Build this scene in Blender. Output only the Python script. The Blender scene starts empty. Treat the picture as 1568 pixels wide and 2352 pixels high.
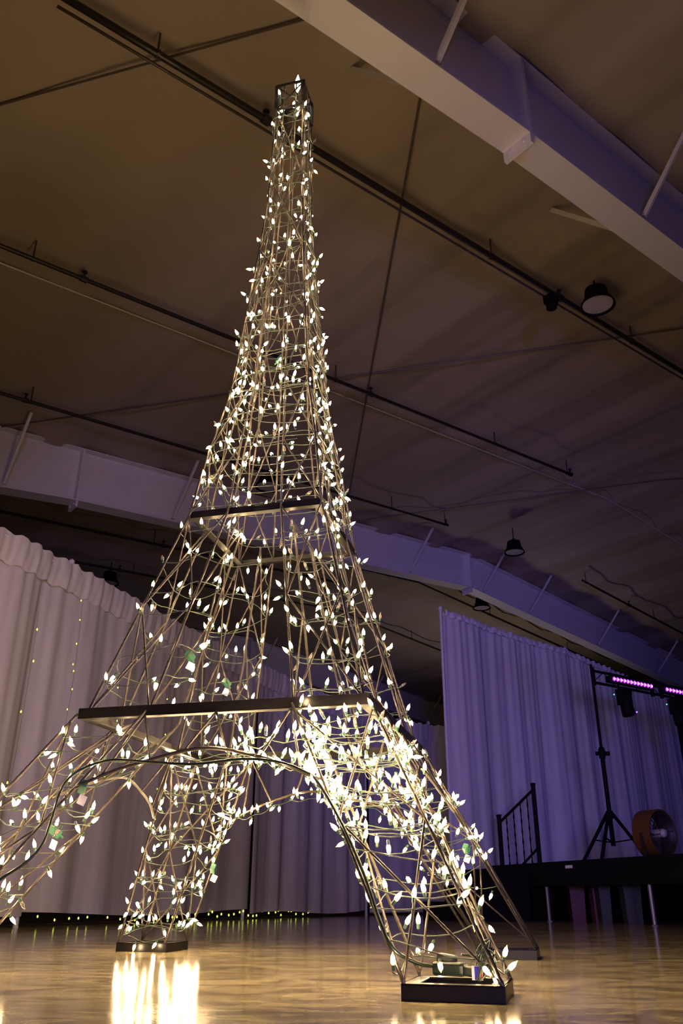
import bpy, bmesh, math, random
from mathutils import Vector, Matrix
from math import sin, cos, pi, radians
random.seed(11)
SC = bpy.context.scene
COL = SC.collection

# ------------------------------------------------------------------ camera
PITCH, ROLL = 0.43865, 0.00489
F = Vector((0, cos(PITCH), sin(PITCH))); U0 = Vector((0, -sin(PITCH), cos(PITCH))); R0 = Vector((1, 0, 0))
R1 = cos(ROLL) * R0 + sin(ROLL) * U0
U1 = -sin(ROLL) * R0 + cos(ROLL) * U0
cam_data = bpy.data.cameras.new('camera')
cam = bpy.data.objects.new('camera', cam_data)
COL.objects.link(cam)
cam_data.sensor_fit = 'VERTICAL'
cam_data.sensor_height = 36.0
cam_data.sensor_width = 24.0
cam_data.lens = 1900.16 / 2352 * 36
cam_data.clip_start = 0.02
M = Matrix.Identity(4)
for i in range(3):
    M[i][0], M[i][1], M[i][2] = R1[i], U1[i], -F[i]
M[2][3] = 0.2106
cam.matrix_world = M
SC.camera = cam

# ------------------------------------------------------------------ world, exposure
w = bpy.data.worlds.new('world'); SC.world = w; w.use_nodes = True
w.node_tree.nodes['Background'].inputs[0].default_value = (0.55, 0.5, 1.0, 1)
w.node_tree.nodes['Background'].inputs[1].default_value = 0.0
SC.view_settings.view_transform = 'Standard'
SC.view_settings.look = 'None'
SC.view_settings.exposure = 0.0
SC.view_settings.gamma = 1.0
SC.view_settings.use_curve_mapping = False

# ------------------------------------------------------------------ lights: unseen stage wash lamps, plus two added fills
def spot(name, loc, target, color, power, size, blend=0.6, radius=0.25):
    l = bpy.data.lights.new(name, 'SPOT'); l.color = color; l.energy = power
    l.spot_size = radians(size); l.spot_blend = blend; l.shadow_soft_size = radius
    o = bpy.data.objects.new(name, l); COL.objects.link(o); o.location = loc
    o.rotation_euler = (Vector(target) - Vector(loc)).to_track_quat('-Z', 'Y').to_euler()
    return o
spot('blue_wash_lamp', (8.2, 5.2, 1.0), (4.2, 14.0, 3.2), (0.15, 0.13, 1.0), 220, 75, .8, .9)
spot('blue_curtain_lamp', (0.3, -5.0, 1.2), (2.9, 12.5, 3.0), (0.10, 0.085, 1.0), 1900, 30, .8, .6)
spot('violet_wash_lamp', (1.5, -5.0, .8), (-.4, 13.0, 3.4), (0.48, 0.36, 1.0), 1450, 40, .45, .7)
spot('blue_rafter_lamp', (1.5, -5.2, 1.2), (3.4, 5.0, 5.9), (0.08, 0.10, 1.0), 380, 34, .9, .5)
spot('left_curtain_fill', (-3.5, -5.0, 2.5), (-1.8, 12.0, 1.8), (1.0, 0.70, 0.82), 1550, 38, .6, .6)  # added fill, no such lamp in the hall; brightens the left curtains

spot('far_bay_fill', (3.2, 20.5, 2.2), (2.6, 19.0, 7.0), (1.0, 0.84, 0.72), 110, 150, .8, .4)  # unseen fill added to lift the ceiling and rafter of the far bay

# hall frame: s runs across the hall (along the rafters), v runs along it
PN = Vector((1.22304, 4.63067, 0)); US = Vector((0.77208, 0.63552, 0)); VV = Vector((-0.63552, 0.77208, 0))
def H(s, v, z): return PN + US * s + VV * v + Vector((0, 0, z))
def roof(s): return 6.95 - .065 * (8.6 - s) if s < 8.6 else 6.95 - .105 * (s - 8.6)

# ------------------------------------------------------------------ materials
MAT = {}
def mat(name, color=(.5, .5, .5), rough=.5, metal=0., emit=None, strength=0., spec=.5, trans=0., bump=None, var=None, coat=0.):
    m = bpy.data.materials.new(name); m.use_nodes = True; nt = m.node_tree; b = nt.nodes['Principled BSDF']
    b.inputs['Base Color'].default_value = (*color, 1); b.inputs['Roughness'].default_value = rough
    b.inputs['Metallic'].default_value = metal; b.inputs['Specular IOR Level'].default_value = spec
    b.inputs['Transmission Weight'].default_value = trans; b.inputs['Coat Weight'].default_value = coat
    tc = nt.nodes.new('ShaderNodeTexCoord')
    n = nt.nodes.new('ShaderNodeTexNoise'); n.inputs['Scale'].default_value = var[0] if var else 20
    nt.links.new(tc.outputs['Object'], n.inputs['Vector'])
    mx = nt.nodes.new('ShaderNodeMixRGB'); mx.blend_type = 'MULTIPLY'
    mx.inputs['Fac'].default_value = var[1] if var else .12
    mx.inputs[1].default_value = (*color, 1)
    nt.links.new(n.outputs['Fac'], mx.inputs[2]); nt.links.new(mx.outputs[0], b.inputs['Base Color'])
    if bump:
        n2 = nt.nodes.new('ShaderNodeTexNoise'); n2.inputs['Scale'].default_value = bump[0]
        nt.links.new(tc.outputs['Object'], n2.inputs['Vector'])
        bp = nt.nodes.new('ShaderNodeBump'); bp.inputs['Strength'].default_value = bump[1]
        bp.inputs['Distance'].default_value = bump[2] if len(bump) > 2 else .01
        nt.links.new(n2.outputs['Fac'], bp.inputs['Height']); nt.links.new(bp.outputs[0], b.inputs['Normal'])
    if emit:
        b.inputs['Emission Color'].default_value = (*emit, 1); b.inputs['Emission Strength'].default_value = strength
    MAT[name] = m
    return m
mat('black_iron', (.075, .063, .05), .38, .65, bump=(900, .25, .002))
mat('black_paint', (.007, .006, .0055), .34, .0, spec=.3, bump=(300, .1, .001))
mat('wire_green', (.035, .055, .035), .4, bump=(600, .3, .001))
mat('cord_green', (.010, .022, .014), .35)
mat('socket_green', (.03, .085, .05), .4)
mat('plug_green', (.02, .13, .07), .4)
mat('bulb_lit', (1, .9, .7), .2, emit=(1.0, .69, .36), strength=140.)
mat('bulb_rim', (1, .8, .5), .2, emit=(1.0, .52, .15), strength=3.)  # dim orange bulb ends stand in for the warm halo
mat('bulb_cool', (1, 1, .95), .2, emit=(.85, 1.0, .8), strength=20.)
mat('bulb_off', (.9, .8, .6), .05, trans=.85)
mat('white_steel', (.72, .68, .66), .42, var=(3, .12))
mat('pipe_black', (.02, .015, .013), .4)
mat('pipe_thin', (.06, .045, .04), .4)
mat('rod_brown', (.10, .075, .06), .5)
mat('tag_white', (.85, .8, .7), .5)
mat('tag_blue', (.05, .05, .5), .3)
mat('tag_red', (.5, .03, .05), .3)
mat('stage_black', (.004, .004, .004), .8, spec=.15)
mat('leg_silver', (.2, .19, .19), .5, .8)
mat('truss_black', (.005, .004, .005), .7, spec=.1)
mat('fan_yellow', (.10, .034, .004), .6)
mat('fan_dark', (.02, .012, .01), .5)
mat('fan_hub', (.45, .35, .35), .5)
mat('bin_red', (.07, .006, .005), .5)
mat('bin_grey', (.03, .03, .025), .6)
mat('pole_white', (.7, .68, .68), .4)
mat('led_violet', (.3, .1, .5), .3, emit=(.36, .03, 1.0), strength=3)
mat('led_core', (1, .8, 1), .3, emit=(1.0, .75, 1.0), strength=4)
mat('led_green', (.1, 1, .5), .3, emit=(.05, 1, .45), strength=2.5)
mat('led_blue', (.2, .1, 1), .3, emit=(.25, .1, 1), strength=3)
mat('fairy_lit', (.8, 1, .2), .3, emit=(.75, .85, .08), strength=3.0)
mat('fairy_wire', (.03, .03, .03), .4)
mat('lens_white', (.5, .45, .45), .3)
mat('wall_dark', (.3, .28, .27), .8, var=(2, .3))
mat('amber', (.9, .35, .05), .2, trans=.3)

def ceiling_mat():
    m = mat('ceiling_liner', (.41, .33, .25), .72, var=(.6, .25)); return m
ceiling_mat()

def floor_mat():
    m = bpy.data.materials.new('polished_floor'); m.use_nodes = True; nt = m.node_tree; b = nt.nodes['Principled BSDF']
    tc = nt.nodes.new('ShaderNodeTexCoord')
    mp = nt.nodes.new('ShaderNodeMapping'); mp.inputs['Scale'].default_value = (1.0, 2.2, 1)
    nt.links.new(tc.outputs['Object'], mp.inputs['Vector'])
    n1 = nt.nodes.new('ShaderNodeTexNoise'); n1.inputs['Scale'].default_value = 4.5; n1.inputs['Detail'].default_value = 7
    n1.inputs['Roughness'].default_value = .55; n1.inputs['Distortion'].default_value = 1.2
    nt.links.new(mp.outputs[0], n1.inputs['Vector'])
    cr = nt.nodes.new('ShaderNodeValToRGB'); e = cr.color_ramp.elements
    e[0].position = .36; e[0].color = (.19, .155, .085, 1); e[1].position = .62; e[1].color = (.50, .43, .245, 1)
    nt.links.new(n1.outputs['Fac'], cr.inputs[0]); nt.links.new(cr.outputs[0], b.inputs['Base Color'])
    n2 = nt.nodes.new('ShaderNodeTexNoise'); n2.inputs['Scale'].default_value = 2.; n2.inputs['Detail'].default_value = 5
    nt.links.new(tc.outputs['Object'], n2.inputs['Vector'])
    mr = nt.nodes.new('ShaderNodeMapRange'); mr.inputs[1].default_value = .3; mr.inputs[2].default_value = .7
    mr.inputs[3].default_value = .10; mr.inputs[4].default_value = .16
    nt.links.new(n2.outputs['Fac'], mr.inputs[0]); nt.links.new(mr.outputs[0], b.inputs['Roughness'])
    n3 = nt.nodes.new('ShaderNodeTexNoise'); n3.inputs['Scale'].default_value = 6; n3.inputs['Detail'].default_value = 2
    nt.links.new(tc.outputs['Object'], n3.inputs['Vector'])
    bp = nt.nodes.new('ShaderNodeBump'); bp.inputs['Strength'].default_value = .05; bp.inputs['Distance'].default_value = .01
    nt.links.new(n3.outputs['Fac'], bp.inputs['Height']); nt.links.new(bp.outputs[0], b.inputs['Normal'])
    b.inputs['Specular IOR Level'].default_value = .3
    MAT['floor'] = m
floor_mat()

def cloth_mat(name, color, tr=.22, streak=18.):
    m = bpy.data.materials.new(name); m.use_nodes = True; nt = m.node_tree
    for n in list(nt.nodes): nt.nodes.remove(n)
    out = nt.nodes.new('ShaderNodeOutputMaterial')
    d = nt.nodes.new('ShaderNodeBsdfDiffuse'); t = nt.nodes.new('ShaderNodeBsdfTranslucent'); x = nt.nodes.new('ShaderNodeMixShader')
    x.inputs[0].default_value = tr
    tc = nt.nodes.new('ShaderNodeTexCoord'); mp = nt.nodes.new('ShaderNodeMapping'); mp.inputs['Scale'].default_value = (1, 1, .08)
    nt.links.new(tc.outputs['Object'], mp.inputs['Vector'])
    n = nt.nodes.new('ShaderNodeTexNoise'); n.inputs['Scale'].default_value = streak; n.inputs['Detail'].default_value = 3
    nt.links.new(mp.outputs[0], n.inputs['Vector'])
    mx = nt.nodes.new('ShaderNodeMixRGB'); mx.blend_type = 'MULTIPLY'; mx.inputs[0].default_value = .3; mx.inputs[1].default_value = (*color, 1)
    nt.links.new(n.outputs['Fac'], mx.inputs[2])
    for s in (d, t): nt.links.new(mx.outputs[0], s.inputs['Color'])
    nt.links.new(d.outputs[0], x.inputs[1]); nt.links.new(t.outputs[0], x.inputs[2]); nt.links.new(x.outputs[0], out.inputs[0])
    MAT[name] = m
cloth_mat('sheer_white', (.82, .77, .78))
cloth_mat('header_white', (.86, .81, .81), .2)

# ------------------------------------------------------------------ mesh helpers
class MB:
    def __init__(s): s.v = []; s.f = []
    def add(s, vs, fs):
        o = len(s.v); s.v += [tuple(x) for x in vs]; s.f += [tuple(i + o for i in f) for f in fs]
    def box(s, c, size, ax=None):
        c = Vector(c); ax = ax or (Vector((1, 0, 0)), Vector((0, 1, 0)), Vector((0, 0, 1)))
        vs = [c + ax[0] * (i * size[0] / 2) + ax[1] * (j * size[1] / 2) + ax[2] * (k * size[2] / 2) for i in (-1, 1) for j in (-1, 1) for k in (-1, 1)]
        s.add(vs, [(0, 1, 3, 2), (4, 6, 7, 5), (0, 4, 5, 1), (2, 3, 7, 6), (0, 2, 6, 4), (1, 5, 7, 3)])
    def bar(s, a, b, wd, ht, up=(0, 0, 1)):
        a, b = Vector(a), Vector(b); d = (b - a); L = d.length; d.normalize(); up = Vector(up)
        side = d.cross(up)
        if side.length < 1e-4: side = d.cross(Vector((1, 0, 0)))
        side.normalize(); u2 = side.cross(d)
        s.box((a + b) / 2, (L, wd, ht), (d, side, u2))
    def tube(s, pts, r, n=8, closed=False):
        pts = [Vector(p) for p in pts]; N = len(pts); vs = []; up = None
        for i, p in enumerate(pts):
            d = (pts[min(i + 1, N - 1)] - pts[max(i - 1, 0)])
            if closed: d = pts[(i + 1) % N] - pts[i - 1]
            d.normalize()
            if up is None: up = Vector((0, 0, 1)) if abs(d.z) < .9 else Vector((1, 0, 0))
            a = d.cross(up)
            if a.length < 1e-5: a = d.cross(Vector((0, 1, 0)))
            a.normalize(); b = a.cross(d).normalized(); up = b if up is None else up
            rr = r[i] if isinstance(r, (list, tuple)) else r
            vs += [p + (a * cos(2 * pi * k / n) + b * sin(2 * pi * k / n)) * rr for k in range(n)]
        fs = []
        for i in range(N if closed else N - 1):
            j = (i + 1) % N
            for k in range(n): fs.append((i * n + k, i * n + (k + 1) % n, j * n + (k + 1) % n, j * n + k))
        if not closed: fs += [tuple(range(n))[::-1], tuple((N - 1) * n + k for k in range(n))]
        s.add(vs, fs)
    def rebar(s, a, b, r, pitch=.022, n=7):
        a, b = Vector(a), Vector(b); m = max(4, int((b - a).length / pitch) * 2)
        pts = [a.lerp(b, i / m) for i in range(m + 1)]
        s.tube(pts, [r * (1.0 if i % 2 else .80) for i in range(m + 1)], n)
    def lathe(s, prof, n=16, c=(0, 0, 0), ax=(0, 0, 1)):
        ax = Vector(ax).normalized(); q = Vector((0, 0, 1)).rotation_difference(ax); c = Vector(c)
        vs = []
        for r, z in prof:
            vs += [c + q @ Vector((r * cos(2 * pi * k / n), r * sin(2 * pi * k / n), z)) for k in range(n)]
        fs = []
        for i in range(len(prof) - 1):
            for k in range(n): fs.append((i * n + k, i * n + (k + 1) % n, (i + 1) * n + (k + 1) % n, (i + 1) * n + k))
        fs += [tuple(range(n))[::-1], tuple((len(prof) - 1) * n + k for k in range(n))]
        s.add(vs, fs)
    def build(s, name, material, parent=None, smooth=False):
        me = bpy.data.meshes.new(name); me.from_pydata(s.v, [], s.f); me.update()
        me.materials.append(MAT[material])
        if smooth:
            for p in me.polygons: p.use_smooth = True
        o = bpy.data.objects.new(name, me); COL.objects.link(o)
        if parent: o.parent = parent
        return o
def tag(o, label=None, cat=None, group=None, kind=None):
    if label: o['label'] = label
    if cat: o['category'] = cat
    if group: o['group'] = group
    if kind: o['kind'] = kind
    return o
def empty(name, loc=(0, 0, 0), rz=0, **k):
    o = bpy.data.objects.new(name, None); COL.objects.link(o); o.location = loc; o.rotation_euler = (0, 0, rz)
    o.empty_display_size = .1
    return tag(o, **k)
def catmull(pts, n=6):
    P = [Vector(p) for p in pts]; P = [P[0] * 2 - P[1]] + P + [P[-1] * 2 - P[-2]]; out = []
    for i in range(1, len(P) - 2):
        for k in range(n):
            t = k / n; a, b, c, d = P[i - 1], P[i], P[i + 1], P[i + 2]
            out.append(.5 * ((2 * b) + (c - a) * t + (2 * a - 5 * b + 4 * c - d) * t * t + (3 * b - a - 3 * c + d) * t ** 3))
    out.append(P[-2]); return out

# ================================================================== structure
S0, S1, V0, V1 = -9.0, 26.0, -10.0, 24.8
m = MB()
m.add([H(S0, V0, 0), H(S1, V0, 0), H(S1, V1, 0), H(S0, V1, 0), H(S0, V0, -.1), H(S1, V0, -.1), H(S1, V1, -.1), H(S0, V1, -.1)],
      [(0, 1, 2, 3), (4, 7, 6, 5), (0, 4, 5, 1), (1, 5, 6, 2), (2, 6, 7, 3), (3, 7, 4, 0)])
fl = m.build('floor', 'floor'); tag(fl, kind='structure', label='glossy marbled tan floor of the hall')
# roof liner: fabric sagging between the purlins, seams between the rolls
def liner():
    m = MB(); ds, dv = .075, .3; ns = int((S1 - S0) / ds); nv = int((V1 - V0) / dv); vs = []
    for i in range(ns + 1):
        s = S0 + (S1 - S0) * i / ns
        for j in range(nv + 1):
            v = V0 + (V1 - V0) * j / nv
            ph = (s + 1.05) / 1.32
            sag = .06 * sin(pi * ph) ** 2
            k = (v - .6) / 2.0; dseam = abs(k - round(k)) * 2.0
            seam = .018 * math.exp(-(dseam / .12) ** 2)
            wob = .012 * sin(v * 2.3 + 1.7 * sin(s * .7)) * sin(pi * ph) ** 2
            wob += .006 * sin(s * 13.6 + 1.3 * sin(s * 1.9) + .5 * sin(v * .7)) + .003 * sin(s * 22.3 + .9 * sin(v * .5 + s))
            pk = .012 * sin(s * 7.9 + .8 * sin(v)) * math.exp(-(dseam / .5) ** 2)
            vs.append(H(s, v, roof(s) + .01 - sag - seam + wob + pk))
    fs = [(i * (nv + 1) + j, i * (nv + 1) + j + 1, (i + 1) * (nv + 1) + j + 1, (i + 1) * (nv + 1) + j) for i in range(ns) for j in range(nv)]
    m.add(vs, fs)
    o = m.build('ceiling', 'ceiling_liner', smooth=True)
    tag(o, kind='structure', label='pale insulated roof liner of the hall'); return o
liner()
def wall(name, a, b, lab):
    m = MB(); a0 = H(*a, 0); b0 = H(*b, 0); n = 24; vs = []
    for i in range(n + 1):
        t = i / n; s = a[0] + (b[0] - a[0]) * t; v = a[1] + (b[1] - a[1]) * t
        vs += [H(s, v, 0), H(s, v, roof(s) + .02)]
    m.add(vs, [(2 * i, 2 * i + 1, 2 * i + 3, 2 * i + 2) for i in range(n)])
    tag(m.build(name, 'wall_dark'), kind='structure', label=lab)
wall('wall_back', (S0, V1), (S1, V1), 'dark far end wall of the hall')
wall('wall_front', (S0, V0), (S1, V0), 'dark end wall behind the camera')
wall('wall_left', (S0, V0), (S0, V1), 'dark side wall on the left')
wall('wall_right', (S1, V0), (S1, V1), 'dark side wall on the right')

# ------------------------------------------------------------------ rafters
def bot(s):
    if s < 0: return 5.5 + .125 * s
    if s < 8.6: return 5.5 + .0756 * s
    return 6.15 - .105 * (s - 8.6)
def rafter(v0, label, brace_s, k0):
    root = empty('roof_rafter', H(0, v0, 0), label=label, cat='roof beam', group='white steel roof rafters')
    inv = Matrix.Translation(-H(0, v0, 0))
    L = lambda s, v, z: inv @ H(s, v, z)
    cut = [S0 + .02, -4, -2, 0, 2, 4, 6, 8.6, 11, 14, 18, S1 - .02]
    top = lambda s: roof(s) - .05
    m = MB()
    for a, b in zip(cut[:-1], cut[1:]):
        vs = [L(s, v0 + e, z) for s in (a, b) for e in (-.008, .008) for z in (bot(s), top(s))]
        m.add(vs, [(0, 1, 5, 4), (2, 6, 7, 3), (0, 4, 6, 2), (1, 3, 7, 5), (0, 2, 3, 1), (4, 5, 7, 6)])
    m.build('web', 'white_steel', root)
    for nm, fn, o0, o1 in (('bottom_flange', bot, -.012, .004), ('top_flange', top, 0, .014)):
        m = MB()
        for a, b in zip(cut[:-1], cut[1:]):
            vs = [L(s, v0 + e, fn(s) + z) for s in (a, b) for e in (-.13, .13) for z in (o0, o1)]
            m.add(vs, [(0, 1, 5, 4), (2, 6, 7, 3), (0, 4, 6, 2), (1, 3, 7, 5), (0, 2, 3, 1), (4, 5, 7, 6)])
        m.build(nm, 'white_steel', root)
    for s in (0.05, 8.6):
        m = MB()
        zc = (bot(s) - .11 + top(s)) / 2
        m.box(L(s, v0, zc), (.035, .262, top(s) - bot(s) + .11), (US, VV, Vector((0, 0, 1))))
        for e in (-.07, .07):
            for zz in (-.055, .1, .25):
                for sd in (-1, 1):
                    m.lathe([(.016, 0), (.016, .014)], 6, L(s, v0 + e, bot(s) + zz) + US * .017 * sd, US * sd)
        m.build('splice_plate', 'white_steel', root)
    for s in brace_s:
        for sd in k0:
            m = MB(); a = L(s, v0 + sd * .12, bot(s) + .05); b = L(s, v0 + sd * .78, roof(s) - .06)
            m.bar(a, b, .045, .005, US); m.bar(a + US * .02, b + US * .02, .005, .04, US)
            m.build('flange_brace', 'white_steel', root)
rafter(-.13, 'large near white steel rafter crossing the top right above the tower', [-3.65, -.97, 1.63, 4.28, 6.9, 9.0], (-1, 1))
rafter(8.2, 'long white steel rafter with a ridge bend behind the tower', [-3.65, -1.02, 1.6, 4.25, 6.82, 8.98, 10.5, 13.0, 15.5, 18.1], (-1, 1))
rafter(16.45, 'farthest grey rafter seen low between tower and stage curtain', [-1.0, 4.2, 9, 13, 15.5], (-1,))

# ------------------------------------------------------------------ sprinkler pipes
def pipe(v, s0, s1, r, off, label, hang, mt='pipe_black', cap=True):
    root = empty('sprinkler_pipe' if mt == 'pipe_black' else 'conduit_pipe', H(s0, v, roof(s0) + off), label=label, cat='pipe', group='pipes under the ceiling')
    inv = -H(s0, v, roof(s0) + off)
    ss = [s0] + ([8.6] if s0 < 8.6 < s1 else []) + [s1]
    fine = []
    for a, b in zip(ss[:-1], ss[1:]): fine += [a + (b - a) * k / 12 for k in range(12)]
    fine.append(s1)
    m = MB(); m.tube([H(s, v, roof(s) + off) + inv for s in fine], r, 10); m.build('pipe_run', mt, root, True)
    if r > .02:
        for s in hang:
            m = MB(); m.tube([H(s, v, roof(s) + off + r) + inv, H(s, v, roof(s) - .02) + inv], .008, 6)
            m.tube([H(s - .01, v, roof(s) + off) + inv, H(s + .01, v, roof(s) + off) + inv], r * 1.25, 10)
            m.build('hanger', 'pipe_black', root)
        for s in [x for x in (s0 + 1.73, s0 + 5.7, s1 - .04) if x < s1]:
            m = MB(); c = H(s, v, roof(s) + off) + inv
            m.tube([c - US * .035, c + US * .035], r * 1.45, 10)
            m.tube([c, c + Vector((0, 0, .09))], .014, 8); m.lathe([(.03, 0), (.03, .006)], 10, c + Vector((0, 0, .09)))
            m.build('sprinkler_head', 'pipe_black', root)
pipe(1.33, -3.05, 13.0, .030, -.25, 'thickest black pipe running just behind the tower tip', [-2.31, 1.5, 4.1, 6.8, 9.5])
pipe(1.40, -3.05, 13.0, .012, -.28, 'thin conduit running right below the thickest black pipe', [], 'pipe_thin')
pipe(4.12, -3.4, 6.72, .024, -.25, 'black pipe crossing the tower at mid height, ending right of it', [-2.2, 1.7, 4.8, 6.6])
pipe(6.84, -3.0, 6.62, .024, -.25, 'black pipe just above the rafter with the ridge bend, ending right of the tower', [-1.2, 1.5, 5.2, 6.55])
pipe(6.84, 10.77, 18.0, .024, -.25, 'dark pipe at the right edge above the stage curtain', [10.9, 13.5, 16])
pipe(9.65, -3.0, 18.0, .026, -.25, 'dark pipe just behind the rafter with the ridge bend', [-.5, 2, 5, 7.7, 11, 14])
pipe(10.5, -3.0, 7.0, .026, -.3, 'second dark pipe behind the rafter, upper left of the white curtains', [-1, 2.5, 5])
pipe(12.35, -3.0, 13.0, .024, -.25, 'farthest dark pipe seen above the left white curtains', [-1, 3, 7, 11])

# white seam strips hanging proud of the liner
for v, lab in ((4.6, 'thin pale cable line next to the mid-height ceiling pipe'),):
    m = MB(); m.tube([H(s, v, roof(s) - .07) for s in [-4 + .5 * k for k in range(43)]], .008, 6)
    tag(m.build('ceiling_cable', 'white_steel'), lab, 'cable')
# crossing brace rods under the liner
def rod(a, b, label):
    m = MB()
    n = 16; m.tube([H(a[0] + (b[0] - a[0]) * k / n, a[1] + (b[1] - a[1]) * k / n, roof(a[0] + (b[0] - a[0]) * k / n) - .09) for k in range(n + 1)], .011, 6)
    tag(m.build('bracing_rod', 'rod_brown'), label, 'rod', 'thin bracing rods under the ceiling')
rod((-.62, .12), (5.0, 7.9), 'thin brace rod running upright in the picture right of the tower')
rod((-4.1, 4.1), (-1.2, .05), 'thin brace rod crossing the ceiling left of the tower tip')
rod((-1.2, 8.0), (5.0, .4), 'thin brace rod fanning from the far rafter up to the right edge')
rod((5.3, 7.9), (11.0, .2), 'thin brace rod in the dark ceiling corner at the right')

# ------------------------------------------------------------------ high bay lamps, switched off
def highbay(s, v, z, r, label, hs=None, hv=None):
    root = empty('high_bay_lamp', H(s, v, z), label=label, cat='ceiling lamp', group='unlit high bay lamps')
    top = roof(s) - z
    m = MB(); m.lathe([(r * .35, r * 1.25), (r * .62, r * 1.15), (r * .7, r * .6), (r * .95, r * .12), (r, 0), (r * .93, 0), (r * .9, .02), (r * .6, r * .5), (.01, r * .55)], 24)
    m.build('housing', 'truss_black', root, True)
    m = MB(); m.lathe([(.001, .035), (r * .86, .03), (r * .86, .02), (.001, .015)], 24); m.build('lens', 'lens_white', root)
    m = MB(); m.tube([(0, 0, r * 1.2), (0, 0, top - .09)], .009, 6); m.tube([(-r * .3, 0, r * 1.1), (0, 0, r * 1.6), (r * .3, 0, r * 1.1)], .009, 6)
    m.build('hook', 'truss_black', root)
highbay(2.9, 1.03, 6.14, .19, 'round black lamp with pale lens near the thickest pipe, right of the tower')
highbay(8.1, 6.5, 6.3, .2, 'black lamp hanging just above the rafter bend, right of the tower')
highbay(9.7, 8.78, 6.1, .2, 'black lamp hanging right behind the rafter bend')
highbay(2.4, 6.6, 5.9, .2, 'black lamp seen through the tower above its upper platform')
highbay(2.53, 12.4, 6.0, .2, 'black lamp just above the left white curtains')
highbay(17.2, 9.3, 5.5, .2, 'black lamp at the right edge above the truss')
m = MB(); m.box((0, 0, 0), (.13, .1, .1), (US, VV, Vector((0, 0, 1)))); m.lathe([(.05, 0), (.06, -.05), (.02, -.07)][::-1], 12, (0, 0, -.05)); m.tube([(0, 0, .04), (0, 0, .1)], .01, 6)
o = m.build('ceiling_sensor', 'truss_black'); o.location = H(2.42, 1.3, roof(2.42) - .42); tag(o, 'small black box hanging under the thickest pipe beside the round lamp', 'sensor')

# ------------------------------------------------------------------ drapes
def drape(a, b, h, hem, amp, label, group, seed, freq=9., n_up=26, lean=0., header=.28, poles=(1, 1), split=False):
    rnd = random.Random(seed)
    a = Vector((*a, 0)); b = Vector((*b, 0)); d = b - a; L = d.length; d.normalize(); nrm = Vector((-d.y, d.x, 0))
    root = empty('drape_panel', a, label=label, cat='curtain', group=group)
    ph = [rnd.uniform(0, 6.28) for _ in range(8)]; fr = [freq * rnd.uniform(.7, 1.35) for _ in range(4)]
    def off(x, t):   # t 0 top .. 1 hem
        k = .35 + .65 * t ** .6
        q = x + .05 * t * sin(x * 1.7 + ph[5])
        f = sin(q * fr[0] + ph[0]) * .5 + sin(q * fr[1] * 1.9 + ph[1]) * .3 + sin(q * fr[2] * .43 + ph[2]) * .55 + .25 * abs(sin(q * fr[3] * .8 + ph[3]))
        return amp * k * f + amp * .10 * (1 - t) * sin(x * 40 + ph[4] + 2.5 * sin(x * 3.1))
    nx = max(60, int(L / .022)); m = MB(); vs = []
    for j in range(n_up + 1):
        t = j / n_up
        for i in range(nx + 1):
            x = L * i / nx
            hm = hem(x) if callable(hem) else hem
            z = (h - .015 * (1 - cos(x * 30)) * .3 - .02 * sin(pi * i / nx)) * (1 - t) + hm * t
            vs.append(d * x + nrm * off(x, t) + Vector((0, 0, z)))
    m.add(vs, [(j * (nx + 1) + i, j * (nx + 1) + i + 1, (j + 1) * (nx + 1) + i + 1, (j + 1) * (nx + 1) + i) for j in range(n_up) for i in range(nx)])
    m.build('cloth', 'sheer_white', root, True)
    m = MB(); vs = []; nj = 8
    for j in range(nj + 1):
        t = j / nj
        for i in range(nx + 1):
            x = L * i / nx
            bulge = .012 * sin(pi * min(1, t * 1.02)) + .006 * sin(x * 37 + ph[6] + 2 * sin(x * 4)) + .005 * sin(x * 71 + ph[7] + t * 3)
            z = h + .02 + .012 * sin(x * 33 + ph[3]) - .02 * sin(pi * i / nx) - header * t
            vs.append(d * x - nrm * (bulge + amp * .5) + nrm * off(x, .1) * .5 + Vector((0, 0, z)))
    m.add(vs, [(j * (nx + 1) + i, j * (nx + 1) + i + 1, (j + 1) * (nx + 1) + i + 1, (j + 1) * (nx + 1) + i) for j in range(nj) for i in range(nx)])
    m.build('rod_pocket', 'header_white', root, True)
    m = MB(); m.tube([d * 0 + Vector((0, 0, h - .04)), d * L + Vector((0, 0, h - .04))], .02, 8); m.build('rod', 'pole_white', root)
    for flag, x in zip(poles, (0, L)):
        if flag:
            m = MB(); c = d * x + nrm * .05
            m.tube([c, c + Vector((0, 0, h + .06))], .02, 8); m.lathe([(.03, 0), (.03, .05), (.01, .07)], 10, c + Vector((0, 0, h + .03)))
            m.lathe([(.022, 0), (.022, .012)], 10, c); m.build('upright_pole', 'pole_white', root)
    return root
GL = 'white pipe and drape curtains on the left'
drape((-3.45, 4.9), (-2.525, 7.336), 3.05, lambda x: .10 + .02 * sin(x * 2), .07, 'nearest white gathered curtain at the left edge of the picture', GL, 3, 13.)
drape((-2.525, 7.336), (-1.10, 10.85), 3.05, lambda x: .09 + .025 * sin(x * 1.4 + 2), .05, 'second white curtain from the left, yellow fairy lights shining at it', GL, 4, 8., poles=(0, 1))
drape((-1.10, 10.85), (.45, 13.95), 3.05, lambda x: .06 + .02 * sin(x * 2.1), .05, 'third white curtain behind the middle of the tower', GL, 5, 8., poles=(0, 1))
drape((.45, 13.95), (1.62, 15.1), 3.05, .04, .03, 'narrow white curtain just behind the right leg of the tower', GL, 6, 8., poles=(0, 1))
drape((1.62, 15.1), (3.6, 15.5), 3.05, .04, .03, 'low white curtain piece peeking out left of the tall stage curtain', GL, 16, 8., poles=(0, 1))
GR = 'tall white curtains behind the stage'
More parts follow.
